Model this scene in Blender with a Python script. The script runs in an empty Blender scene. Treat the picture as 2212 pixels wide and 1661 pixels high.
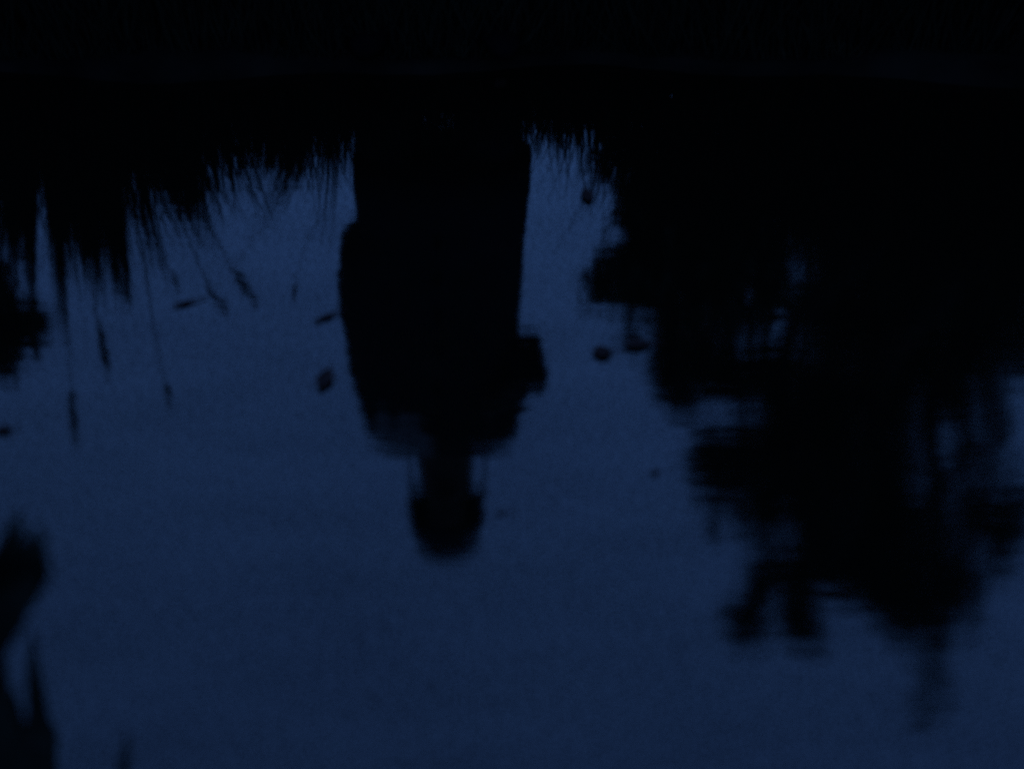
import bpy, math, random
import numpy as np
from mathutils import Vector, Matrix, noise

# ------------------------------------------------------------------ camera
S = bpy.context.scene
HC = 1.5                       # lens height over the pond
PITCH = math.radians(38.0)     # looking down at the water
FPX = 1407.0                   # focal length in pixels of a 1024 px wide picture
cam_d = bpy.data.cameras.new('camera')
cam = bpy.data.objects.new('camera', cam_d)
S.collection.objects.link(cam)
S.camera = cam
cam_d.sensor_width = 36.0
cam_d.lens = FPX / 1024 * 36.0
cam_d.clip_start = 0.02
cam_d.clip_end = 2000.0
cam.location = (0, 0, HC)
cam.rotation_euler = (math.radians(90) - PITCH, 0, 0)
cam_d.dof.use_dof = True
cam_d.dof.focus_distance = 4.25
cam_d.dof.aperture_fstop = 1.3

# ------------------------------------------------------------------ sky, last light, exposure
CL = 0.7                       # brightness of the thin cloud
SUN_EL, SUN_AZ = math.radians(-3.2), math.radians(20)
W = bpy.data.worlds.new('World'); S.world = W
W.use_nodes = True
nt = W.node_tree
bg = nt.nodes['Background']
sky = nt.nodes.new('ShaderNodeTexSky')
sky.sky_type = 'NISHITA'
sky.sun_disc = False
sky.sun_elevation = SUN_EL
sky.sun_rotation = SUN_AZ
sky.air_density = 1.0
sky.dust_density = 0.5
sky.ozone_density = 4.0
tint = nt.nodes.new('ShaderNodeMix'); tint.data_type = 'RGBA'; tint.blend_type = 'MULTIPLY'
tint.inputs['Factor'].default_value = 1.0
tint.inputs['B'].default_value = (0.93, 1.56, 1.09, 1)
nt.links.new(sky.outputs[0], tint.inputs['A'])
veil = nt.nodes.new('ShaderNodeMix'); veil.data_type = 'RGBA'     # thin high cloud evens the dusk sky
veil.inputs['Factor'].default_value = 0.5
tcw = nt.nodes.new('ShaderNodeTexCoord')
ncw = nt.nodes.new('ShaderNodeTexNoise'); ncw.inputs['Scale'].default_value = 2.2; ncw.inputs['Detail'].default_value = 4
mpw = nt.nodes.new('ShaderNodeMapping'); mpw.inputs['Scale'].default_value = (1, 1, 3)
nt.links.new(tcw.outputs['Generated'], mpw.inputs['Vector']); nt.links.new(mpw.outputs[0], ncw.inputs['Vector'])
rpw = nt.nodes.new('ShaderNodeValToRGB')
rpw.color_ramp.elements[0].position = 0.35; rpw.color_ramp.elements[0].color = (0.0105 * CL, 0.0270 * CL, 0.080 * CL, 1)
rpw.color_ramp.elements[1].position = 0.65; rpw.color_ramp.elements[1].color = (0.0125 * CL, 0.0330 * CL, 0.091 * CL, 1)
nt.links.new(ncw.outputs['Fac'], rpw.inputs['Fac'])
nt.links.new(tint.outputs['Result'], veil.inputs['A'])
nt.links.new(rpw.outputs['Color'], veil.inputs['B'])
nt.links.new(veil.outputs['Result'], bg.inputs['Color'])
bg.inputs['Strength'].default_value = 9.4

sun_d = bpy.data.lights.new('last_light', 'SUN')
sun_d.energy = 0.004
sun_d.angle = math.radians(20)
sun_d.color = (1.0, 0.86, 0.7)
sun = bpy.data.objects.new('last_light', sun_d)
S.collection.objects.link(sun)
# direction the light comes from: just over the horizon behind the far bank
sd = Vector((math.sin(SUN_AZ), math.cos(SUN_AZ), math.tan(math.radians(2.0))))
sun.rotation_euler = sd.to_track_quat('Z', 'Y').to_euler()

S.view_settings.view_transform = 'Standard'
S.view_settings.look = 'None'
S.view_settings.exposure = 0.0
S.view_settings.gamma = 1.0
S.view_settings.use_curve_mapping = False
S.cycles.use_denoising = False
S.cycles.max_bounces = 5

rng = np.random.default_rng(7)
rnd = random.Random(11)

# ------------------------------------------------------------------ helpers
def tag(o, label=None, cat=None, group=None, kind=None):
    if label: o['label'] = label
    if cat: o['category'] = cat
    if group: o['group'] = group
    if kind: o['kind'] = kind
    return o

def mesh_obj(name, verts, faces, material, parent=None, smooth=False):
    me = bpy.data.meshes.new(name)
    me.from_pydata([tuple(v) for v in verts], [], faces)
    if smooth:
        me.polygons.foreach_set('use_smooth', [True] * len(me.polygons))
    me.update()
    if material: me.materials.append(material)
    o = bpy.data.objects.new(name, me)
    S.collection.objects.link(o)
    if parent: o.parent = parent
    return o

def empty(name, loc=(0, 0, 0)):
    o = bpy.data.objects.new(name, None)
    o.empty_display_size = 0.1
    o.location = loc
    S.collection.objects.link(o)
    return o

def mat(name, col, rough=0.8, var=0.35, scale=8.0, bump=0.0, spec=0.3, col2=None):
    m = bpy.data.materials.new(name); m.use_nodes = True
    n = m.node_tree.nodes; l = m.node_tree.links
    b = n['Principled BSDF']
    b.inputs['Roughness'].default_value = rough
    b.inputs['Specular IOR Level'].default_value = spec
    tc = n.new('ShaderNodeTexCoord')
    no = n.new('ShaderNodeTexNoise'); no.inputs['Scale'].default_value = scale
    no.inputs['Detail'].default_value = 5
    l.new(tc.outputs['Object'], no.inputs['Vector'])
    rp = n.new('ShaderNodeValToRGB')
    c2 = col2 or tuple(c * (1 + var) for c in col)
    rp.color_ramp.elements[0].color = (*[c * (1 - var) for c in col], 1)
    rp.color_ramp.elements[1].color = (*c2, 1)
    rp.color_ramp.elements[0].position = 0.3
    rp.color_ramp.elements[1].position = 0.7
    l.new(no.outputs['Fac'], rp.inputs['Fac'])
    l.new(rp.outputs['Color'], b.inputs['Base Color'])
    if bump:
        bp = n.new('ShaderNodeBump'); bp.inputs['Strength'].default_value = bump
        bp.inputs['Distance'].default_value = 0.01
        l.new(no.outputs['Fac'], bp.inputs['Height'])
        l.new(bp.outputs['Normal'], b.inputs['Normal'])
    return m

K = 1024 / 2212.0
def seen(px, py, d):
    """World point at ground distance d whose mirror image in the pond is seen at (px, py) of the 2212 px wide photograph."""
    u, v = px * K, py * K
    c, s = math.cos(PITCH), math.sin(PITCH)
    a, b = (u - 512) / FPX, (v - 384) / FPX
    dx, dy, dz = a, c - b * s, s + b * c
    k = d / dy
    return Vector((dx * k, d, -HC + dz * k))

def on_water(px, py):
    u, v = px * K, py * K
    c, s = math.cos(PITCH), math.sin(PITCH)
    a, b = (u - 512) / FPX, (v - 384) / FPX
    dx, dy, dz = a, c - b * s, -(s + b * c)
    k = HC / -dz
    return Vector((dx * k, dy * k, 0))

# ------------------------------------------------------------------ materials
M_grass = mat('grass_blades', (0.010, 0.013, 0.007), 0.85, 0.4, 14, 0.0, 0.1)
M_reed = mat('dry_reed', (0.045, 0.040, 0.024), 0.75, 0.35, 20)
M_seed = mat('seed_head', (0.040, 0.028, 0.018), 0.9, 0.4, 60)
M_leaf = mat('tree_leaves', (0.040, 0.055, 0.024), 0.65, 0.45, 2.5)
M_leaf2 = mat('dark_leaves', (0.030, 0.042, 0.020), 0.65, 0.45, 2.5)
M_bark = mat('bark', (0.055, 0.045, 0.035), 0.9, 0.4, 25, 0.6)
M_soil = mat('wet_bank_soil', (0.009, 0.008, 0.006), 0.95, 0.5, 6, 0.8, 0.0)
M_fallen = mat('wet_fallen_leaf', (0.030, 0.016, 0.013), 0.8, 0.4, 40, 0.3, 0.15)
M_blade = mat('near_reed_blade', (0.010, 0.013, 0.008), 0.8, 0.4, 30, 0.0, 0.1)
M_skin = mat('skin', (0.17, 0.10, 0.075), 0.6, 0.08, 30)
M_coat = mat('dark_coat_cloth', (0.022, 0.024, 0.028), 0.95, 0.25, 18, 0.3, 0.1)
M_shawl = mat('grey_shawl', (0.34, 0.36, 0.34), 0.95, 0.25, 22, 0.4, 0.1)
M_trouser = mat('trouser_cloth', (0.020, 0.021, 0.024), 0.95, 0.25, 16, 0.3, 0.1)
M_boot = mat('boot_rubber', (0.004, 0.004, 0.004), 1.0, 0.3, 12, 0.0, 0.0)
M_hat = mat('knitted_wool', (0.055, 0.052, 0.060), 0.95, 0.3, 45, 0.5, 0.1)
M_eye = mat('eye', (0.25, 0.25, 0.25), 0.3, 0.05, 5)

def water_material():
    m = bpy.data.materials.new('still_pond_water'); m.use_nodes = True
    n = m.node_tree.nodes; l = m.node_tree.links
    b = n['Principled BSDF']
    b.inputs['Base Color'].default_value = (0.0035, 0.0032, 0.0018, 1)
    b.inputs['Roughness'].default_value = 0.010
    b.inputs['IOR'].default_value = 1.75
    tc = n.new('ShaderNodeTexCoord')
    def ns(scale, detail, sx=1.0, sy=1.0):
        mp = n.new('ShaderNodeMapping'); mp.inputs['Scale'].default_value = (sx, sy, 1)
        l.new(tc.outputs['Object'], mp.inputs['Vector'])
        t = n.new('ShaderNodeTexNoise'); t.inputs['Scale'].default_value = scale
        t.inputs['Detail'].default_value = detail
        l.new(mp.outputs[0], t.inputs['Vector'])
        return t
    fine = ns(9, 3, 0.5, 3.0)      # slow ripples, long across the view
    b1 = n.new('ShaderNodeBump'); b1.inputs['Strength'].default_value = 1.0
    b1.inputs['Distance'].default_value = 0.0004
    l.new(fine.outputs['Fac'], b1.inputs['Height'])
    micro = ns(260, 2)               # very fine bump that grains and softens the mirror image
    b2 = n.new('ShaderNodeBump'); b2.inputs['Strength'].default_value = 1.0
    b2.inputs['Distance'].default_value = 0.00004
    l.new(micro.outputs['Fac'], b2.inputs['Height'])
    l.new(b1.outputs['Normal'], b2.inputs['Normal'])
    l.new(b2.outputs['Normal'], b.inputs['Normal'])
    # fine grain and faint mottling put into the mirror strength, imitating camera noise
    spk = ns(210, 1); mot = ns(5, 4, 0.6, 1.6)
    mr = n.new('ShaderNodeMapRange')
    mr.inputs['From Min'].default_value = 0.40; mr.inputs['From Max'].default_value = 0.60
    mr.inputs['To Min'].default_value = 0.02; mr.inputs['To Max'].default_value = 0.98
    mm = n.new('ShaderNodeMix'); mm.data_type = 'FLOAT'; mm.inputs[0].default_value = 0.08
    l.new(spk.outputs['Fac'], mm.inputs[2]); l.new(mot.outputs['Fac'], mm.inputs[3])
    l.new(mm.outputs[0], mr.inputs['Value'])
    l.new(mr.outputs[0], b.inputs['Specular IOR Level'])
    return m
M_water = water_material()

# ------------------------------------------------------------------ setting: ground, pond
SH = 3.13                                                # far shore distance
def shore(x):
    return SH + 0.035 * math.sin(x * 3.1 + 1) + 0.02 * math.sin(x * 9.3) + 0.012 * noise.noise(Vector((x * 14, 3, 1))) - 0.02 * x * (x > 0)

def build_ground():
    # far bank: a lip over the water, then gently uneven ground out to the horizon
    xs = np.concatenate([-np.geomspace(900, 6, 14), np.linspace(-5, 5, 161), np.geomspace(6, 900, 14)])
    prof = [(-0.03, -0.35), (0.0, -0.02), (0.012, 0.018), (0.05, 0.04), (0.12, 0.05), (0.3, 0.055), (0.7, 0.07), (1.5, 0.10), (3, 0.14),
            (6, 0.2), (14, 0.35), (40, 0.6), (150, 0.8), (1200, 0.8)]
    V, F = [], []
    for (o, z) in prof:
        for x in xs:
            xx = max(-5, min(5, x))
            nz = noise.noise(Vector((x * 2.3, o * 3.1, 0))) * 0.03 * (o > 0.04) + noise.noise(Vector((x * 11, o * 13, 4))) * 0.010
            V.append((x, shore(xx) + o, z + nz))
    n = len(xs)
    for j in range(len(prof) - 1):
        for i in range(n - 1):
            a = j * n + i
            F.append((a, a + 1, a + n + 1, a + n))
    return tag(mesh_obj('far_bank_ground', V, F, M_soil, None, True), kind='structure')
build_ground()

def build_near_bank():
    xs = np.concatenate([-np.geomspace(900, 6, 12), np.linspace(-5, 5, 81), np.geomspace(6, 900, 12)])
    prof = [(0.75, -0.35), (0.70, 0.0), (0.66, 0.03), (0.5, 0.06), (0.2, 0.08), (-0.5, 0.1), (-3, 0.12), (-20, 0.3), (-1200, 0.8)]
    V, F = [], []
    for (y, z) in prof:
        for x in xs:
            V.append((x, y + 0.03 * noise.noise(Vector((x * 2, 9, 0))), z + 0.012 * noise.noise(Vector((x * 5, y * 5, 7)))))
    n = len(xs)
    for j in range(len(prof) - 1):
        for i in range(n - 1):
            a = j * n + i
            F.append((a, a + n, a + n + 1, a + 1))
    return tag(mesh_obj('near_bank_ground', V, F, M_soil, None, True), kind='structure')
build_near_bank()

w = mesh_obj('pond_water', [(-60, 0.4, 0), (60, 0.4, 0), (60, 3.6, 0), (-60, 3.6, 0)], [(0, 1, 2, 3)], M_water)
tag(w, kind='structure')

# ------------------------------------------------------------------ plant builders
def blade_geo(base, tip, bend, width, V, F, seg=5, side=None):
    """A grass blade: a tapering, creased strip from base to tip, bowed by bend."""
    base, tip = Vector(base), Vector(tip)
    ax = (tip - base)
    if side is None:
        a = rnd.uniform(-0.9, 0.9)
        side = Vector((math.cos(a), math.sin(a), 0))
    fold = ax.cross(side).normalized() * width * 0.25
    i0 = len(V)
    for i in range(seg + 1):
        t = i / seg
        p = base + ax * t + bend * (4 * t * (1 - t) * 0.5 + 0.0)
        wd = width * (0.55 + 0.9 * t - 1.45 * t ** 2) if t < 1 else 0.0006
        wd = max(wd, 0.0006)
        V.append(p - side * wd / 2); V.append(p + fold * (wd / width)); V.append(p + side * wd / 2)
    for i in range(seg):
        a = i0 + 3 * i
        F.append((a, a + 1, a + 4, a + 3)); F.append((a + 1, a + 2, a + 5, a + 4))

def tube_geo(pts, rad, V, F, n=6):
    pts = [Vector(p) for p in pts]
    i0 = len(V)
    for k, p in enumerate(pts):
        d = (pts[min(k + 1, len(pts) - 1)] - pts[max(k - 1, 0)]).normalized()
        a = d.cross(Vector((0.3, 1, 0.1))).normalized(); b = d.cross(a)
        for j in range(n):
            t = 2 * math.pi * j / n
            V.append(p + (a * math.cos(t) + b * math.sin(t)) * rad[k])
    for k in range(len(pts) - 1):
        for j in range(n):
            a = i0 + k * n + j; b = i0 + k * n + (j + 1) % n
            F.append((a, b, b + n, a + n))
    F.append(tuple(i0 + j for j in reversed(range(n))))
    F.append(tuple(i0 + (len(pts) - 1) * n + j for j in range(n)))

def interp(pts, n):
    """Catmull-Rom through pts."""
    P = [Vector(p) for p in pts]
    P = [P[0] * 2 - P[1]] + P + [P[-1] * 2 - P[-2]]
    out = []
    m = len(P) - 3
    for i in range(m):
        for k in range(n):
            t = k / n
            a, b, c, d = P[i], P[i + 1], P[i + 2], P[i + 3]
            out.append(0.5 * ((2 * b) + (c - a) * t + (2 * a - 5 * b + 4 * c - d) * t * t + (3 * b - a - 3 * c + d) * t ** 3))
    out.append(P[-2])
    return out

# ---- dense bank grass, nobody could count it
def grass_height(px):
    """How far the close sward hangs down in the mirror image, in photograph rows."""
    pts = [(-200, 470), (0, 450), (60, 430), (110, 500), (200, 520), (280, 480), (310, 380), (340, 400), (400, 440), (470, 440), (485, 310), (540, 340), (600, 370), (680, 350), (700, 300), (750, 330), (820, 300), (1150, 300), (1200, 320), (1330, 345), (1500, 500), (2600, 700)]
    for (a, b), (c, d) in zip(pts, pts[1:]):
        if a <= px <= c:
            return b + (d - b) * (px - a) / (c - a)
    return 400
V, F = [], []
for i in range(7500):
    px = rnd.uniform(-250, 2500)
    d = SH + 0.02 + abs(rnd.gauss(0, 0.16))
    top = seen(px, grass_height(px), d)
    x = seen(px, 160, d).x
    h = top.z * rnd.uniform(0.45, 1.0) ** 0.8
    if rnd.random() < 0.16: h *= rnd.uniform(1.05, 1.35)
    h = min(max(h, 0.08), 0.9)
    lean = Vector((rnd.gauss(0, 0.11), rnd.gauss(-0.03, 0.07), 0)) * (h / 0.4)
    gz = 0.03
    d = max(d, shore(x) + 0.02)
    blade_geo((x, d, gz), Vector((x, d, gz + h)) + lean, Vector((rnd.gauss(0, 0.03), rnd.gauss(0, 0.03), 0)), rnd.uniform(0.005, 0.011), V, F, 4)
g = mesh_obj('bank_grass', V, F, M_grass)
tag(g, 'dense dark grass standing along the waterline of the far bank', 'grass', kind='stuff')

# taller loose blades that hang as soft streaks in the reflection
V, F = [], []
# (count, base px range, lean of the tip in px, row range of the tips, blade width)
for (cnt, b0_, b1_, lean_, y0, y1, wd) in [
        (150, 95, 200, 25, 520, 650, 0.010), (90, 190, 260, 30, 560, 690, 0.010), (60, -10, 60, 0, 500, 640, 0.010), (26, 60, 75, 5, 600, 780, 0.010),
        (26, 120, 140, 8, 620, 760, 0.008), (120, 300, 400, 80, 380, 520, 0.010), (30, 330, 380, 110, 480, 560, 0.007), (18, 280, 310, 60, 560, 640, 0.006),
        (70, 610, 690, -70, 330, 420, 0.009), (24, 640, 700, -110, 400, 520, 0.006), (90, 520, 640, -10, 300, 390, 0.009), (60, 690, 760, -6, 280, 410, 0.006),
        (16, 700, 740, -30, 420, 560, 0.0035), (30, 420, 500, 20, 300, 420, 0.007)]:
    for i in range(cnt):
        base_px = rnd.uniform(b0_, b1_)
        lean = lean_ * rnd.uniform(0.4, 1.3)
        py = rnd.uniform(y0, y1)
        d = SH + rnd.uniform(0.03, 0.30)
        t = seen(base_px + lean, py, d)
        bx = seen(base_px, 160, d).x
        blade_geo((bx, d, 0.02), t, Vector((-0.0006 * lean, rnd.gauss(0, 0.02), 0.02)), wd * rnd.uniform(0.7, 2.1), V, F, 6)
# sparse short fringe right of the person
for i in range(26):
    px = rnd.uniform(1195, 1345)
    py = rnd.uniform(340, 400) if rnd.random() < 0.75 else rnd.uniform(400, 520)
    d = SH + rnd.uniform(0.03, 0.25)
    t = seen(px, py, d)
    bx = seen(px + rnd.uniform(-15, 15), 160, d).x
    blade_geo((bx, d, 0.02), t, Vector((rnd.uniform(-0.01, 0.01), 0, 0)), rnd.uniform(0.0025, 0.005), V, F, 6)
g = mesh_obj('tall_grass', V, F, M_grass)
tag(g, 'taller loose grass blades rising out of the sward beside the person', 'grass', kind='stuff')

# ---- reed stalks one can tell apart
def reed(pts, d, w, head, label, name='reed_stalk', group='reed stalks standing along the far bank', headw=2.6, material=None):
    P = [seen(px, py, d) for px, py in pts]
    b = Vector(P[0]); b.z = 0.0
    b.x = P[0].x + (P[0].x - P[1].x) * 0.4
    curve = interp([b] + P, 7)
    root = empty(name, b)
    n = len(curve)
    Vv, Ff = [], []
    tube_geo([c - b for c in curve], [w * 1.35 * (1.1 - 0.7 * i / (n - 1)) for i in range(n)], Vv, Ff, 6)
    mesh_obj('stem', Vv, Ff, material or M_reed, root, True)
    if head:
        k = max(3, int(n * (1 - head)))
        seg = [c - b for c in curve[k:]]
        Vv, Ff = [], []
        m = len(seg)
        prof = [w * headw * (0.35 + math.sin(math.pi * min(1, (i + 0.4) / m)) ** 0.7) * rnd.uniform(0.85, 1.15) for i in range(m)]
        tube_geo(seg, prof, Vv, Ff, 7)
        for i in range(26):                              # spikelets
            s = seg[rnd.randrange(m)]
            q = s + Vector((rnd.gauss(0, w * 2.2), rnd.gauss(0, w * 2), rnd.uniform(0, 0.03)))
            blade_geo(s, q, Vector((0, 0, 0)), w * 1.6, Vv, Ff, 2)
        mesh_obj('seed_head', Vv, Ff, M_seed, root, True)
    # one long leaf off the stem
    k = n // 3
    a = curve[k] - b
    t = a + Vector((rnd.choice((-1, 1)) * rnd.uniform(0.03, 0.07), rnd.uniform(-0.03, 0.03), rnd.uniform(0.04, 0.12)))
    Vv, Ff = [], []
    blade_geo(a, t, Vector((0, 0, 0.02)), w * 3, Vv, Ff, 5)
    mesh_obj('leaf', Vv, Ff, M_grass, root)
    tag(root, label, 'reed', group)
    return root

reed([(128, 300), (140, 560), (150, 760), (162, 950)], 3.2, 0.0030, 0.14, 'longest reed stalk, upright, its dark tip reaching farthest from the far bank')
reed([(165, 300), (190, 560), (212, 690), (232, 798)], 3.25, 0.0034, 0.22, 'thick-headed reed just right of the longest reed stalk')
reed([(270, 300), (300, 500), (330, 690), (350, 800), (366, 872)], 3.22, 0.0026, 0.14, 'long bowed reed with a slim drooping tip, standing alone in open sky')
reed([(362, 300), (372, 400), (410, 520), (455, 625), (494, 672)], 3.24, 0.0028, 0.24, 'reed bent to the side with its head just below the crossed stems')
reed([(410, 300), (440, 460), (480, 540), (515, 600), (553, 648)], 3.2, 0.0030, 0.26, 'strongly arched reed with a dark curved head crossing its neighbour')
reed([(668, 300), (690, 450), (655, 540), (634, 640)], 3.2, 0.0016, 0.10, 'fine thin stalk with one small round seed head near the person')
reed([(640, 300), (600, 430), (545, 520), (495, 590)], 3.28, 0.0022, 0.0, 'straight stem leaning away from the person across the arched reed')
reed([(300, 300), (330, 480), (365, 580), (385, 615)], 3.3, 0.0020, 0.2, 'short slim reed between the bowed reed and the bent reed')
reed([(62, 300), (66, 520), (70, 680), (80, 780)], 3.2, 0.0034, 0.25, 'stout reed beside the dark leaf clump near the frame edge')
reed([(220, 300), (236, 480), (262, 600), (280, 655)], 3.3, 0.0028, 0.2, 'stocky reed amid the thick tuft between the long reeds')
reed([(610, 300), (590, 420), (568, 470), (560, 500)], 3.3, 0.0014, 0.0, 'hair-thin grass stem behind the leaning straight stem')

# ---- leaf masses
# gaps in the foliage through which the sky shows, each (px, py, rx, ry, share of leaves kept)
GAPS = [(1750, 545, 55, 75, 0.24), (1700, 600, 40, 40, 0.35), (1610, 740, 60, 40, 0.22), (1570, 888, 90, 9, 0.08), (1720, 890, 60, 8, 0.41), (1560, 925, 60, 20, 0.61), (1850, 950, 20, 70, 0.20), (1850, 720, 20, 40, 0.50),
        (2080, 880, 90, 90, 0.80), (2000, 960, 60, 120, 0.40), (2120, 1000, 90, 70, 0.50), (2185, 900, 20, 70, 0.08), (1590, 1110, 22, 40, 0.05), (2050, 1150, 60, 60, 0.78), (1960, 660, 40, 60, 0.67),
        (1640, 1000, 40, 40, 0.72), (1420, 700, 60, 10, 0.39), (1375, 720, 30, 12, 0.39), (1310, 612, 16, 12, 0.39), (1720, 250, 20, 16, 0.61), (1415, 800, 20, 10, 0.50), (2190, 1300, 40, 80, 0.50), (1900, 1180, 14, 60, 0.72), (2150, 700, 60, 50, 0.72)]
def leaf_mass(blobs, n_per, size, V, F, depth=0.25):
    """Single leaves spread through blobs (px, py, rx, ry, d, density) given where their mirror image is seen."""
    for (px, py, rx, ry, d, dens) in blobs:
        n = int(n_per * dens * rx * ry / 900.0 * 22)
        clumps = max(3, n // 14)
        cs = []
        for _ in range(clumps):
            while True:
                a, b, c = rnd.uniform(-1, 1), rnd.uniform(-1, 1), rnd.uniform(-1, 1)
                if a * a + b * b + c * c < 1: break
            cs.append((px + a * rx, py + b * ry, d + c * depth))
        for _ in range(n):
            cx, cy, cd = rnd.choice(cs)
            keep = 1.0
            for (gx, gy, grx, gry, kf) in GAPS:
                if ((cx - gx) / grx) ** 2 + ((cy - gy) / gry) ** 2 < 1: keep = min(keep, kf)
            if rnd.random() > keep: continue
            p = seen(cx, cy, cd) + Vector((rnd.gauss(0, 0.024), rnd.gauss(0, 0.03), rnd.gauss(0, 0.015))) * (d / 3.5)
            s = size * rnd.uniform(0.6, 1.3) * d / 3.5
            u = Vector((rnd.gauss(0, 1), rnd.gauss(0, 1), rnd.gauss(0, 0.7) - 0.3)).normalized()
            v = u.cross(Vector((rnd.gauss(0, 1), rnd.gauss(0, 1), rnd.gauss(0, 1)))).normalized()
            i0 = len(V)
            V.append(p - u * s); V.append(p + v * s * 0.42 - u * s * 0.1); V.append(p + u * s); V.append(p - v * s * 0.42 - u * s * 0.1)
            F.append((i0, i0 + 1, i0 + 2, i0 + 3))

def limb(pts, r0, r1, V, F, n=8):
    c = interp(pts, 6)
    m = len(c)
    tube_geo(c, [r0 + (r1 - r0) * i / (m - 1) for i in range(m)], V, F, n)

def woody(name, label, cat, base, blobs, limbs, dens, size, leafmat, group=None, depth=0.3, trunk=None):
    root = empty(name, base)
    tag(root, label, cat, group)
    B = Vector(base)
    V, F = [], []
    for (pts, r0, r1) in limbs:
        limb([p - B for p in pts], r0, r1, V, F)
    mesh_obj('trunk', V, F, M_bark, root, True)
    V, F = [], []
    leaf_mass(blobs, dens, size, V, F, depth)
    V = [v - B for v in V]
    o = mesh_obj('crown', V, F, leafmat, root)
    return root

# low bush on the bank, right behind the grass
d = 3.75
b0 = Vector((0.95, d, 0.03))
blobs = [(1460, 470, 110, 150, d, 1.3), (1390, 400, 60, 70, d, 1), (1560, 440, 200, 170, d, 1.2), (1750, 380, 220, 130, d, 1.0),
         (1380, 590, 60, 70, d, 0.9), (1292, 600, 24, 26, d, 1.6), (1335, 572, 46, 16, d, 2.2), (1350, 636, 40, 16, d, 1.2), (1480, 600, 120, 110, d, 1.4), (1610, 600, 90, 110, d, 1.1),
         (1370, 655, 40, 26, d, 0.7), (1280, 650, 18, 18, d, 0.35), (1375, 440, 30, 60, d, 0.3), (1330, 380, 40, 50, d, .3)]
limbs = [([b0, b0 + Vector((0.02, 0, 0.25)), seen(1480, 480, d), seen(1400, 600, d), seen(1290, 590, d)], 0.02, 0.004),
         ([b0, seen(1560, 420, d), seen(1500, 640, d)], 0.018, 0.004),
         ([b0, seen(1600, 420, d), seen(1640, 650, d)], 0.02, 0.004)]
woody('leafy_bush', 'low leafy bush on the bank nearest the person, a twig poking out sideways', 'bush', b0, blobs, limbs, 3.2, 0.030, M_leaf)

# small tree with layered sprays above it
d = 4.5
b0 = Vector((1.75, d, 0.08))
blobs = [(1560, 760, 140, 110, d, 1.5), (1480, 820, 60, 60, d, 1.1), (1470, 730, 60, 30, d, .8), (1380, 745, 28, 14, d, 1.1), (1430, 700, 60, 18, d, .9), (1460, 868, 50, 12, d, 1.2),
         (1660, 820, 130, 50, d, 1.6), (1560, 1000, 70, 90, d, 1.2), (1540, 930, 36, 24, d, .5), (1600, 970, 60, 45, d, .8), (1520, 1062, 36, 14, d, 1.3), (1680, 980, 120, 110, d, 1.5),
         (1548, 1110, 22, 40, d, 0.8), (1650, 1105, 60, 50, d, 1.1), (1760, 1000, 120, 200, d, 1.3), (1500, 980, 16, 40, d, .5)]
limbs = [([b0, b0 + Vector((-0.02, 0, 0.8)), seen(1720, 700, d), seen(1690, 900, d), seen(1660, 1080, d)], 0.05, 0.008),
         ([seen(1715, 640, d), seen(1600, 740, d), seen(1400, 745, d)], 0.02, 0.004),
         ([seen(1700, 800, d), seen(1600, 860, d), seen(1450, 866, d)], 0.02, 0.004),
         ([seen(1690, 900, d), seen(1600, 1000, d), seen(1515, 1064, d)], 0.016, 0.004)]
woody('small_tree', 'small tree with flat layered sprays of leaves behind the low bush', 'tree', b0, blobs, limbs, 4.2, 0.024, M_leaf2)

# taller tree, its top with two hanging tufts
d = 5.4
b0 = Vector((2.55, d, 0.12))
blobs = [(1720, 1220, 90, 60, d, 1.4), (1660, 1240, 36, 45, d, 1.0), (1640, 1290, 22, 22, d, .9), (1606, 1332, 34, 32, d, 3), (1622, 1362, 26, 18, d, 3), (1640, 1290, 26, 30, d, 2.5),
         (1727, 1310, 24, 46, d, 3), (1732, 1365, 38, 30, d, 3), (1750, 1392, 26, 10, d, .6), (1850, 1180, 120, 110, d, 1.6), (1800, 1260, 80, 40, d, 1.2), (1880, 1280, 60, 40, d, 1.2),
         (1840, 950, 110, 180, d, 1.3), (1960, 1200, 110, 150, d, 1.2), (1980, 1330, 90, 55, d, 1.3), (2060, 1280, 70, 90, d, 1.0)]
limbs = [([b0, b0 + Vector((-0.05, 0, 1.2)), seen(1900, 800, d), seen(1880, 1050, d), seen(1850, 1220, d)], 0.09, 0.012),
         ([seen(1880, 1000, d), seen(1760, 1160, d), seen(1680, 1250, d), seen(1612, 1340, d)], 0.03, 0.005),
         ([seen(1860, 1150, d), seen(1760, 1240, d), seen(1735, 1370, d)], 0.02, 0.005),
         ([seen(1890, 900, d), seen(1950, 1150, d), seen(1990, 1350, d)], 0.03, 0.006)]
woody('tall_tree', 'tall dark tree topped by two tufts like drooping fingers', 'tree', b0, blobs, limbs, 4.0, 0.024, M_leaf2)

# big tree at the frame edge with a loose crown
d = 6.2
b0 = Vector((3.1, d, 0.15))
blobs = [(1900, 560, 200, 220, d, 1.6), (2080, 480, 200, 260, d, 1.6), (1850, 760, 130, 120, d, 1.4), (2000, 800, 110, 130, d, 1.2), (2140, 700, 110, 130, d, 0.9),
         (2030, 960, 90, 120, d, 0.55), (2140, 930, 80, 130, d, 0.42), (2120, 1130, 90, 90, d, 0.8), (2150, 1180, 60, 70, d, .3), (1900, 1000, 80, 160, d, 1.4), (2060, 1050, 80, 90, d, 0.6),
         (2000, 1490, 66, 76, d, 0.15), (2000, 1430, 50, 50, d, 0.22), (1990, 1530, 50, 30, d, .15), (2170, 1130, 70, 60, d, .12), (2190, 1020, 40, 60, d, .15), (2010, 1390, 100, 30, d, .3), (2170, 800, 50, 90, d, .25), (2120, 880, 70, 60, d, .3), (1750, 620, 90, 120, d, 0.55), (2190, 1080, 60, 80, d, .3)]
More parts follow.
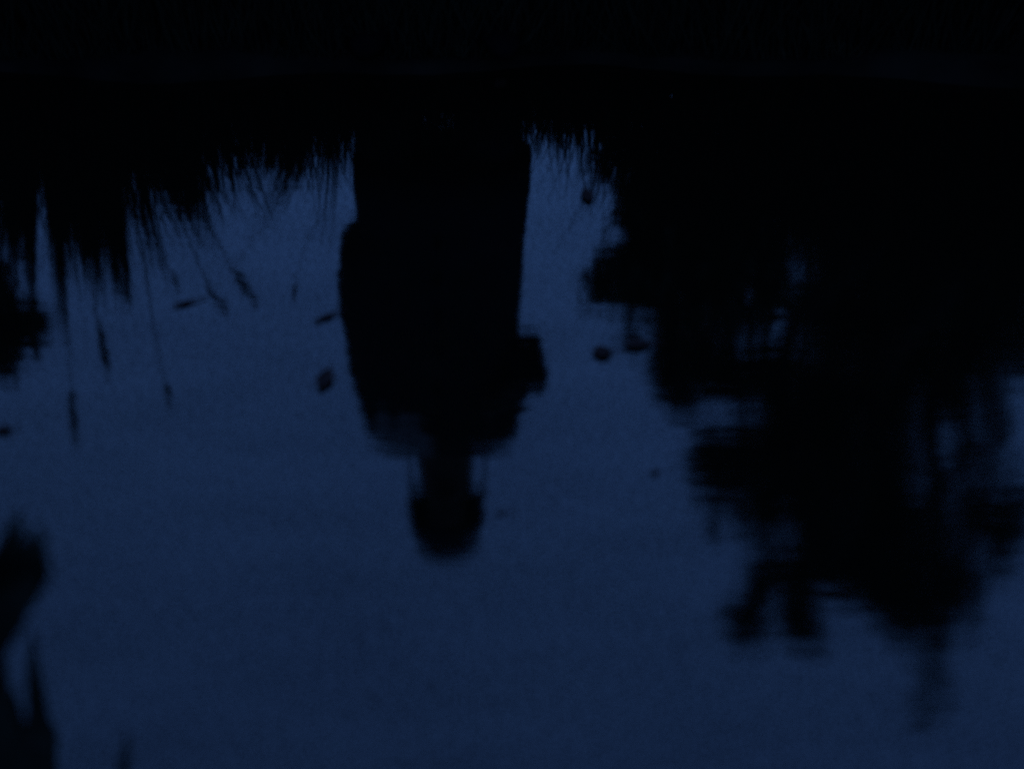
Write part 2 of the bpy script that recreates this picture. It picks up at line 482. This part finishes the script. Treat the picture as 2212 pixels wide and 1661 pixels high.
limbs = [([b0, b0 + Vector((0.02, 0, 1.6)), seen(2040, 800, d), seen(2030, 1100, d), seen(2010, 1380, d)], 0.12, 0.012),
         ([seen(2040, 780, d), seen(1940, 900, d), seen(1890, 1050, d)], 0.04, 0.008),
         ([seen(2040, 850, d), seen(2120, 1000, d), seen(2160, 1180, d)], 0.04, 0.008)]
woody('spreading_tree', 'largest tree at the frame edge with a loose crown letting dusk sky through', 'tree', b0, blobs, limbs, 3.6, 0.026, M_leaf)

# clump of broad leaves at the other frame edge
d = 3.3
b0 = Vector((-1.32, d, 0.02))
blobs = [(10, 710, 64, 50, d, 1.8), (70, 690, 22, 26, d, 1.2), (-10, 770, 30, 36, d, 1.2), (0, 620, 24, 60, d, 0.6)]
limbs = [([b0, seen(-40, 500, d), seen(20, 700, d)], 0.008, 0.003), ([b0, seen(-60, 560, d), seen(-10, 770, d)], 0.007, 0.003)]
r = woody('broadleaf_weed', 'bushy broad-leaved weed growing among the reeds at the frame edge', 'weed', b0, blobs, limbs, 18, 0.018, M_leaf2, depth=0.05)

# ---- blades and leaves rising out of the water close to the camera
def near_plant(label, leaves):
    """leaves: (pts in the picture, height of each over the water, width)"""
    root = None
    c, s = math.cos(PITCH), math.sin(PITCH)
    for (pts, hs, widths) in leaves:
        P = []
        for (px, py), h in zip(pts, hs):
            u, v = px * K, py * K
            a, b = (u - 512) / FPX, (v - 384) / FPX
            dr = Vector((a, c - b * s, -(s + b * c)))
            P.append(Vector((0, 0, HC)) + dr * ((HC - h) / -dr.z))
        if root is None:
            root = empty('water_reed', (P[0].x, P[0].y, -0.02))
            tag(root, label, 'reed', 'reeds rising from the water near the camera')
        B = root.location
        C = interp(P, 6)
        V, F = [], []
        m = len(C)
        for i, p in enumerate(C):
            t = i / (m - 1)
            wd = np.interp(t, np.linspace(0, 1, len(widths)), widths)
            sd = Vector((1, 0.1, 0))
            V += [p - B - sd * wd / 2, p - B + Vector((0, wd * 0.15, wd * 0.12)), p - B + sd * wd / 2]
        for i in range(m - 1):
            a = 3 * i
            F += [(a, a + 1, a + 4, a + 3), (a + 1, a + 2, a + 5, a + 4)]
        o = mesh_obj('leaf', V, F, M_blade, root, True)
    return root

near_plant('broad reed leaf clump at the frame edge, lowest and thickest in the picture',
           [([(0, 1760), (-6, 1560), (-12, 1330)], (0, 0.12, 0.25), (0.08, 0.045, 0.010)),
            ([(95, 1760), (84, 1560), (76, 1480), (70, 1362)], (0, 0.10, 0.15, 0.22), (0.03, 0.028, 0.022, 0.004)),
            ([(80, 1760), (80, 1660), (84, 1580), (78, 1510)], (0, 0.07, 0.12, 0.16), (0.050, 0.050, 0.044, 0.006)),
            ([(45, 1760), (38, 1640), (30, 1490)], (0, 0.07, 0.15), (0.075, 0.045, 0.004))])
near_plant('wide blunt reed leaf hanging in from the frame edge above the broad clump',
           [([(-75, 1480), (-20, 1310), (10, 1230), (39, 1100)], (0.20, 0.34, 0.40, 0.46), (0.04, 0.085, 0.055, 0.003)),
            ([(-75, 1450), (0, 1300), (50, 1240), (86, 1135)], (0.20, 0.34, 0.40, 0.45), (0.04, 0.085, 0.060, 0.004)),
            ([(-75, 1500), (-20, 1360), (30, 1290), (84, 1210)], (0.20, 0.34, 0.38, 0.42), (0.04, 0.07, 0.05, 0.006)),
            ([(-75, 1440), (-20, 1270), (-5, 1230), (4, 1180)], (0.20, 0.34, 0.40, 0.44), (0.03, 0.05, 0.04, 0.006)),
            ([(-75, 1440), (-20, 1270), (20, 1250), (56, 1215)], (0.20, 0.34, 0.40, 0.44), (0.05, 0.09, 0.07, 0.012))])
near_plant('single slim reed blade tip rising alone beside the broad clump',
           [([(262, 1740), (268, 1650), (277, 1582)], (0, 0.06, 0.11), (0.016, 0.013, 0.003))])

# ------------------------------------------------------------------ fallen leaves on the water
def floating_leaf(px, py, length, width, ang, label, curl=0.25, lobes=0, material=M_fallen):
    p = on_water(px, py)
    V, F = [], []
    m = 9
    for i in range(m):
        t = i / (m - 1)
        wd = width * 0.5 * math.sin(math.pi * min(0.98, max(0.03, t)) ** 0.9) * (1 + (0.35 * math.sin(t * math.pi * lobes) if lobes else 0))
        x = (t - 0.5) * length
        rise = curl * length * (t - 0.5) ** 2
        V += [(x, -wd, 0.002 + rise + wd * 0.35), (x, -wd * .5, 0.002 + rise + wd * .08), (x, 0, 0.0015 + rise * .8), (x, wd * .5, 0.002 + rise + wd * .08), (x, wd, 0.002 + rise + wd * 0.3)]
    for i in range(m - 1):
        for j in range(4):
            a = 5 * i + j
            F.append((a, a + 1, a + 6, a + 5))
    root = mesh_obj('floating_leaf', V, F, material, None, True)
    root.location = p
    root.rotation_euler = (0, 0, math.radians(ang))
    tag(root, label, 'leaf', 'fallen leaves floating on the pond')
    Vs, Fs = [], []
    tube_geo([(length * .48, 0, .003), (length * .62, .002, .005), (length * .78, .004, .003)], [0.0012, 0.001, 0.0008], Vs, Fs, 5)
    mesh_obj('stalk', Vs, Fs, material, root, True)
    return root

floating_leaf(703, 820, 0.062, 0.030, 80, 'dark oval fallen leaf floating clear of the reflected arm')
floating_leaf(706, 686, 0.060, 0.013, 35, 'narrow curled fallen leaf floating a little above the dark oval one')
floating_leaf(1301, 763, 0.038, 0.034, 12, 'round fallen leaf alone between the reflected elbow and the trees')
floating_leaf(1380, 745, 0.060, 0.024, 3, 'wide fallen leaf touching the tip of the reflected tree branch')
floating_leaf(1268, 424, 0.055, 0.026, 95, 'upright fallen leaf between the reflected person and low bush')
floating_leaf(402, 656, 0.060, 0.013, 28, 'thin pointed fallen leaf below the reflections of crossed reeds')
floating_leaf(8, 930, 0.034, 0.018, 10, 'fallen leaf at the frame edge under the leafy weed')
floating_leaf(1415, 1022, 0.018, 0.010, 30, 'tiny leaf scrap floating in open water near the layered tree')
floating_leaf(1085, 1108, 0.030, 0.0045, 15, 'tiny twig-like leaf scrap beside the reflected hat')

# ------------------------------------------------------------------ the person
PD = 3.30
def row(px, py, d=PD): return seen(px, py, d)
GZ = 0.05

def loft(name, secs, material, parent, nseg=28, fold=0.0, cap=True, power=2.0):
    """secs: (left point, right point, half depth, depth shift)"""
    V, F = [], []
    for (L, R, hd, ys) in secs:
        c = (L + R) / 2
        hx = (R - L).length / 2
        for j in range(nseg):
            t = 2 * math.pi * j / nseg
            ct, st = math.cos(t), math.sin(t)
            r = (abs(ct) ** power + abs(st) ** power) ** (-1 / power)
            f = 1 + fold * noise.noise(Vector((ct * 2.4, st * 2.4, c.z * 3.0)))
            V.append(Vector((c.x + hx * ct * r * f, c.y + ys + hd * st * r * f, c.z + (R.z - L.z) / 2 * ct)))
    n = len(secs)
    for i in range(n - 1):
        for j in range(nseg):
            a = i * nseg + j; b = i * nseg + (j + 1) % nseg
            F.append((a, b, b + nseg, a + nseg))
    if cap:
        F.append(tuple(reversed(range(nseg))))
        F.append(tuple((n - 1) * nseg + j for j in range(nseg)))
    o = mesh_obj(name, V, F, material, parent, True)
    return o

def skin_object(name, chains, material, parent, level=1):
    """One mesh grown over joint chains: [(points, radii), ...]; chains share joints that coincide."""
    V, E, R, idx = [], [], [], {}
    for pts, rad in chains:
        prev = None
        for p, r in zip(pts, rad):
            key = tuple(round(c, 4) for c in p)
            if key not in idx:
                idx[key] = len(V); V.append(tuple(p)); R.append(r)
            k = idx[key]
            if prev is not None: E.append((prev, k))
            prev = k
    me = bpy.data.meshes.new(name)
    me.from_pydata(V, E, [])
    me.update()
    o = bpy.data.objects.new(name, me)
    S.collection.objects.link(o)
    o.parent = parent
    me.materials.append(material)
    o.modifiers.new('skin', 'SKIN')
    if not me.skin_vertices: me.attributes.new('x', 'FLOAT', 'POINT')
    sv = me.skin_vertices[0].data
    # one root per connected component
    par = list(range(len(V)))
    def find(a):
        while par[a] != a: a = par[a]
        return a
    for a, b in E: par[find(a)] = find(b)
    roots = set()
    for i in range(len(V)):
        sv[i].radius = (R[i][0], R[i][1]) if isinstance(R[i], tuple) else (R[i], R[i])
        sv[i].use_root = find(i) not in roots
        roots.add(find(i))
    sub = o.modifiers.new('sub', 'SUBSURF'); sub.levels = level; sub.render_levels = level
    o.modifiers['skin'].use_smooth_shade = True
    return o

person = empty('person', (row(945, 300).x, PD, GZ))
tag(person, 'person in long dark coat and ear-flap hat standing on the far bank', 'person')
O = Vector(person.location)
def rel(p): return Vector(p) - O

head_c = Vector((row(970, 1100).x, PD - 0.12, 0))
head_c.z = seen(968, 1108, PD - 0.12).z
neck0 = Vector((row(962, 930).x, PD - 0.01, row(962, 905).z))
chest = Vector((row(955, 800).x, PD, row(955, 800).z))
pelvis = Vector((row(945, 600).x, PD, 0.80))
# image-left arm hangs, image-right arm is bent with the elbow out and the hand raised to the collar
shL = row(812, 905); shL.y = PD
elL = row(778, 745); elL.y = PD - 0.01
wrL = row(775, 620); wrL.y = PD - 0.03
shR = row(1098, 905); elR = row(1138, 742); wrR = row(1128, 838, PD - 0.10)
hiL = row(880, 560); hiR = row(1010, 560)
hiL.z = hiR.z = 0.74
knL = row(852, 380); knR = row(1045, 380); knL.z = knR.z = 0.42
anL = row(838, 250); anR = row(1060, 250); anL.z = anR.z = 0.12
toL = anL + Vector((-0.02, -0.14, -0.085)); toR = anR + Vector((0.03, -0.14, -0.085))

def hand(chains, wrist, dirv, side, up, curl):
    """Palm and five unequal fingers as joint chains."""
    dirv = dirv.normalized(); side = side.normalized(); nrm = dirv.cross(side).normalized() * up
    palm = wrist + dirv * 0.085
    chains.append(([wrist, wrist + dirv * 0.04, palm], [(0.024, 0.02), (0.034, 0.015), (0.036, 0.014)]))
    for k, (off, ln) in enumerate([(-0.027, 0.074), (-0.009, 0.082), (0.009, 0.076), (0.026, 0.060)]):
        r0 = wrist + dirv * 0.07 + side * off
        p1 = palm + side * off * 1.05 + dirv * 0.005
        p2 = p1 + (dirv * math.cos(curl) + nrm * math.sin(curl)) * ln * 0.45
        p3 = p2 + (dirv * math.cos(curl * 2) + nrm * math.sin(curl * 2)) * ln * 0.32
        p4 = p3 + (dirv * math.cos(curl * 2.8) + nrm * math.sin(curl * 2.8)) * ln * 0.23
        chains.append(([r0, p1, p2, p3, p4], [0.009, 0.0092, 0.0088, 0.008, 0.0068]))
    t0 = wrist + dirv * 0.03 - side * 0.018
    t1 = t0 + dirv * 0.025 - side * 0.024 + nrm * 0.008
    t2 = t1 + dirv * 0.03 - side * 0.008 + nrm * 0.014
    t3 = t2 + dirv * 0.022 + nrm * 0.008
    chains.append(([t0, t1, t2, t3], [0.012, 0.012, 0.0095, 0.008]))

chains = [([rel(pelvis), rel((pelvis + chest) / 2), rel(chest), rel(neck0), rel((neck0 * 0.45 + head_c * 0.55) - Vector((0, -0.02, 0.03))), rel(head_c - Vector((0, -0.015, 0.03)))],
           [(0.14, 0.10), (0.13, 0.095), (0.15, 0.10), (0.106, 0.085), (0.102, 0.085), (0.07, 0.07)]),
          ([rel(chest), rel(shL), rel(elL), rel(wrL)], [(0.15, 0.10), 0.055, 0.042, 0.028]),
          ([rel(chest), rel(shR), rel(elR), rel(wrR)], [(0.15, 0.10), 0.055, 0.042, 0.028]),
          ([rel(pelvis), rel(hiL), rel(knL), rel(anL), rel(toL)], [(0.14, 0.10), 0.085, 0.055, 0.032, 0.020]),
          ([rel(pelvis), rel(hiR), rel(knR), rel(anR), rel(toR)], [(0.14, 0.10), 0.085, 0.055, 0.032, 0.020])]
hand(chains, rel(wrL), (wrL - elL), Vector((0.25, -1, 0)), 1, 0.28)
hand(chains, rel(wrR), Vector((-1, -0.35, 0.15)), Vector((0.3, -1, 0)), 1, 0.75)
skin_object('body', chains, M_skin, person, 2)

# head: sections from chin to crown, with brow, nose, lips and ears in the profile
def head_mesh():
    V, F = [], []
    n = 32
    prof = [(-0.118, 0.020, 0.030, -0.052), (-0.112, 0.036, 0.045, -0.045), (-0.098, 0.048, 0.060, -0.034), (-0.078, 0.058, 0.074, -0.022), (-0.055, 0.065, 0.084, -0.012), (-0.03, 0.071, 0.091, -0.004),
            (-0.005, 0.075, 0.096, 0.0), (0.02, 0.077, 0.099, 0.002), (0.045, 0.077, 0.099, 0.004), (0.07, 0.072, 0.093, 0.006), (0.092, 0.059, 0.076, 0.008), (0.108, 0.038, 0.05, 0.010), (0.116, 0.012, 0.016, 0.01)]
    for (z, hx, hy, yc) in prof:
        for j in range(n):
            t = 2 * math.pi * j / n
            x, y = hx * math.cos(t), yc + hy * math.sin(t)
            front = max(0.0, -math.sin(t)) ** 2
            ax = abs(math.cos(t))
            dy = 0
            if ax < 0.3: dy -= 0.022 * (1 - ax / 0.3) * math.exp(-((z + 0.035) / 0.016) ** 2) * (front > 0)     # nose tip
            if ax < 0.22: dy -= 0.012 * (1 - ax / 0.22) * math.exp(-((z + 0.012) / 0.02) ** 2) * (front > 0)     # bridge
            if ax < 0.45: dy -= 0.005 * math.exp(-((z + 0.07) / 0.008) ** 2) * (front > 0)                        # lips
            if 0.25 < ax < 0.65: dy += 0.010 * math.exp(-((z + 0.003) / 0.012) ** 2) * front                      # eye sockets
            V.append((x, y + dy, z))
    m = len(prof)
    for i in range(m - 1):
        for j in range(n):
            a = i * n + j; b = i * n + (j + 1) % n
            F.append((a, b, b + n, a + n))
    F.append(tuple(reversed(range(n)))); F.append(tuple((m - 1) * n + j for j in range(n)))
    for s in (-1, 1):                                     # ears
        i0 = len(V); k = 10
        for ring, (rr, off) in enumerate([(0.6, 0.0), (1.0, 0.010), (0.8, 0.016), (0.35, 0.010)]):
            for j in range(k):
                t = 2 * math.pi * j / k
                V.append((s * (0.072 + off), 0.012 + 0.017 * rr * math.cos(t), -0.012 + 0.031 * rr * math.sin(t)))
        for ring in range(3):
            for j in range(k):
                a = i0 + ring * k + j; b = i0 + ring * k + (j + 1) % k
                F.append((a, b, b + k, a + k))
        F.append(tuple(i0 + 3 * k + j for j in range(k)))
    return V, F
tilt = Matrix.Rotation(math.radians(18), 4, 'X')
hroot_c = rel(head_c)
V, F = head_mesh()
ho = mesh_obj('head', [(tilt @ Vector(v)) + hroot_c for v in V], F, M_skin, person, True)
for s in (-1, 1):
    V, F = [], []
    for i in range(7):
        for j in range(10):
            a, b = math.pi * i / 6, 2 * math.pi * j / 10
            V.append((tilt @ Vector((s * 0.031 + 0.012 * math.sin(a) * math.cos(b), -0.078 + 0.012 * math.sin(a) * math.sin(b), -0.004 + 0.012 * math.cos(a)))) + hroot_c)
    for i in range(6):
        for j in range(10):
            a = i * 10 + j; b = i * 10 + (j + 1) % 10
            F.append((a, b, b + 10, a + 10))
    mesh_obj('eye', V, F, M_eye, ho, True)

# hat with ear flaps and hanging ties
def hat_mesh():
    V, F = [], []
    n = 30
    prof = [(0.000, 0.098, 0.116), (0.03, 0.101, 0.120), (0.05, 0.100, 0.119), (0.052, 0.096, 0.115), (0.075, 0.094, 0.113), (0.10, 0.086, 0.104), (0.120, 0.066, 0.082), (0.134, 0.036, 0.046), (0.138, 0.006, 0.008)]
    for i, (z, hx, hy) in enumerate(prof):
        for j in range(n):
            t = 2 * math.pi * j / n
            f = 1 + 0.015 * math.sin(15 * t) * (i < 7)
            V.append((hx * f * math.cos(t), 0.006 + hy * f * math.sin(t), z + 0.004 * math.sin(3 * t)))
    m = len(prof)
    for i in range(m - 1):
        for j in range(n):
            a = i * n + j; b = i * n + (j + 1) % n
            F.append((a, b, b + n, a + n))
    F.append(tuple((m - 1) * n + j for j in range(n)))
    return V, F
V, F = hat_mesh()
V = [(x * 1.14, y * 1.08, z * 1.04) for x, y, z in V]
hat = mesh_obj('hat', [(tilt @ Vector(v)) + hroot_c for v in V], F, M_hat, person, True)
for s in (-1, 1):
    V, F = [], []
    for layer, off in enumerate((0.078, 0.106)):
        for i in range(7):
            t = i / 6
            hw = 0.075 * (1 - 0.30 * t ** 1.6)
            for j in range(5):
                u = -1 + 2 * j / 4
                V.append((s * (off + 0.016 * math.sin(t * 1.9) - 0.010 * u * u), 0.006 + u * hw, 0.02 - 0.088 * t + 0.006 * u * u * (t > .8)))
    for layer in (0, 1):
        for i in range(6):
            for j in range(4):
                a = layer * 35 + i * 5 + j
                F.append((a, a + 1, a + 6, a + 5) if layer else (a, a + 5, a + 6, a + 1))
    for i in range(6):
        for j in (0, 4):
            a = i * 5 + j
            F.append((a, a + 5, a + 40, a + 35))
    for j in range(4):
        for i in (0, 6):
            a = i * 5 + j
            F.append((a, a + 1, a + 36, a + 35))
    fl = mesh_obj('ear_flap', [(tilt @ Vector(v)) + hroot_c for v in V], F, M_hat, hat, True)
V, F = [], []                                       # hair gathered under the hat behind the jaw
for i in range(11):
    for j in range(20):
        a, b = math.pi * i / 10, 2 * math.pi * j / 20
        f = 1 + 0.04 * math.sin(7 * b + 3 * a)
        V.append((tilt @ Vector((0.090 * f * math.sin(a) * math.cos(b), 0.035 + 0.078 * f * math.sin(a) * math.sin(b), -0.045 + 0.060 * math.cos(a)))) + hroot_c)
for i in range(10):
    for j in range(20):
        a = i * 20 + j; b = i * 20 + (j + 1) % 20
        F.append((a, b, b + 20, a + 20))
mesh_obj('hair', V, F, M_seed, person, True)
# ties hang from the flaps to the shoulders
for (a, b, c) in (((893, 1060), (886, 1010), (878, 955)), ((1044, 1060), (1046, 1010), (1050, 955))):
    V, F = [], []
    P = interp([rel(seen(*a, PD - 0.13)), rel(seen(*b, PD - 0.12)), rel(seen(*c, PD - 0.08))], 8)
    tube_geo(P, [0.0048 * (1 + 0.25 * math.sin(i * 1.9)) for i in range(len(P))], V, F, 6)
    tube_geo([P[-3], P[-2], P[-1], P[-1] - Vector((0, 0, .02))], [0.006, 0.012, 0.013, 0.003], V, F, 7)
    mesh_obj('hat_tie', V, F, M_hat, hat, True)

# coat: from collar to hem, following the body
def sec(l, r, y, hd, ys=0.0): return (rel(row(l, y)), rel(row(r, y)), hd, ys)
coat_secs = [sec(762, 1149, 330, 0.155), sec(762, 1147, 400, 0.155), sec(766, 1141, 440, 0.15), sec(774, 1140, 468, 0.148), sec(756, 1138, 492, 0.148), sec(735, 1136, 515, 0.146), sec(730, 1134, 540, 0.144),
             sec(734, 1132, 580, 0.14), sec(741, 1126, 640, 0.135), sec(748, 1120, 700, 0.13), sec(751, 1116, 745, 0.13), sec(762, 1114, 762, 0.13), sec(766, 1118, 820, 0.13), sec(777, 1124, 870, 0.125),
             sec(785, 1124, 900, 0.118), sec(793, 1120, 924, 0.112), sec(812, 1104, 942, 0.098), sec(868, 1055, 955, 0.072), sec(905, 1016, 964, 0.062, -0.01)]
coat = loft('coat', coat_secs, M_coat, person, 36, 0.035, True, 2.3)
def sleeve(pts, rad):
    V, F = [], []
    c = interp(pts, 7)
    m = len(c)
    rr = [np.interp(i / (m - 1), np.linspace(0, 1, len(rad)), rad) * (1 + 0.06 * noise.noise(Vector((i * 0.7, len(pts), 2)))) for i in range(m)]
    tube_geo(c, rr, V, F, 16)
    return mesh_obj('sleeve', V, F, M_coat, person, True)
sleeve([rel(row(830, 895)), rel(row(800, 800)), rel(row(785, 720)), rel(row(770, 640)), rel(row(762, 590))], [0.062, 0.060, 0.058, 0.055, 0.050, 0.046])
eR = row(1127, 735)
sleeve([rel(row(1075, 890)), rel(row(1105, 830)), rel(row(1122, 770)), rel(eR)], [0.062, 0.064, 0.062, 0.052])
sleeve([rel(eR + Vector((0.0, 0.0, -0.02))), rel(row(1136, 772, PD - 0.05)), rel(row(1142, 815, PD - 0.08)), rel(row(1136, 842, PD - 0.10))], [0.050, 0.055, 0.057, 0.050])
# collar and pockets, buttons
V, F = [], []
cc = rel(neck0)
ringp = []
for i in range(25):
    t = 2 * math.pi * i / 24
    ringp.append(cc + Vector((0.072 * math.cos(t), 0.075 * math.sin(t) - 0.01, 0.012 + 0.018 * math.sin(t))))
tube_geo(ringp, [0.019] * 25, V, F, 8)
mesh_obj('collar', V, F, M_coat, coat, True)
for k in range(6):
    V, F = [], []
    p = rel(row(950, 860 - 80 * k)); p.y = -0.135 - 0.004 * k
    tube_geo([p, p + Vector((0, -0.006, 0))], [0.012, 0.011], V, F, 12)
    mesh_obj('button', V, F, M_boot, coat, False)

# grey shawl over one shoulder: lies on the coat
shawl = []
V, F = [], []
nu, nv = 14, 10
for i in range(nv):
    t = i / (nv - 1)
    yy = 835 + 92 * t
    l = 812 + (25 * max(0, t - 0.5) * 2)
    r = 905 + 45 * t
    for j in range(nu):
        s = j / (nu - 1)
        px = l + (r - l) * s
        p = rel(row(px, yy))
        cxm = rel(row(955, yy)).x
        hx = abs(rel(row(796, yy)).x - cxm)
        q = max(0.0, 1 - (abs(p.x - cxm) / (hx * 1.02)) ** 2.3) ** (1 / 2.3)
        hd = 0.118 * q * (1 - 0.30 * max(0, t - 0.6)) + 0.016
        V.append(Vector((p.x, -hd - 0.006 * math.sin(s * 9 + t * 3), p.z)))
        shawl.append(q)
for i in range(nv - 1):
    for j in range(nu - 1):
        a = i * nu + j
        F.append((a, a + 1, a + nu + 1, a + nu))
so = mesh_obj('shawl', V, F, M_shawl, person, True)
sol = so.modifiers.new('thick', 'SOLIDIFY'); sol.thickness = 0.01

# trousers and boots
for hi, kn, an in ((hiL, knL, anL), (hiR, knR, anR)):
    V, F = [], []
    c = interp([rel(hi), rel(kn), rel(an)], 8)
    m = len(c)
    tube_geo(c, [0.105 - 0.025 * i / (m - 1) + 0.004 * math.sin(i * 2.1) for i in range(m)], V, F, 16)
    mesh_obj('trouser_leg', V, F, M_trouser, person, True)
for an, to in ((anL, toL), (anR, toR)):
    V, F = [], []
    b = rel(an)
    tube_geo([b + Vector((0, 0.01, 0.14)), b + Vector((0, 0.01, 0.02)), b + Vector((0, 0.012, -0.055))], [0.055, 0.050, 0.048], V, F, 14)
    d_ = (rel(to) - b); d_.z = 0; d_.normalize()
    sd = Vector((-d_.y, d_.x, 0))
    st = [(-0.055, 0.028, 0.06), (-0.03, 0.042, 0.085), (0.03, 0.044, 0.09), (0.08, 0.043, 0.065), (0.13, 0.048, 0.052), (0.17, 0.044, 0.046), (0.195, 0.028, 0.036), (0.205, 0.010, 0.022)]
    i0 = len(V); n = 14
    for (f, w_, h_) in st:
        for j in range(n):
            t = 2 * math.pi * j / n
            z = -0.068 + h_ * (0.5 + 0.5 * math.sin(t)) if math.sin(t) > -0.5 else -0.068
            V.append(b + d_ * f + sd * w_ * math.cos(t) + Vector((0, 0, z)))
    for i in range(len(st) - 1):
        for j in range(n):
            a = i0 + i * n + j; bb = i0 + i * n + (j + 1) % n
            F.append((a, bb, bb + n, a + n))
    F.append(tuple(i0 + j for j in range(n))); F.append(tuple(i0 + (len(st) - 1) * n + j for j in range(n)))
    mesh_obj('boot', V, F, M_boot, person, True)
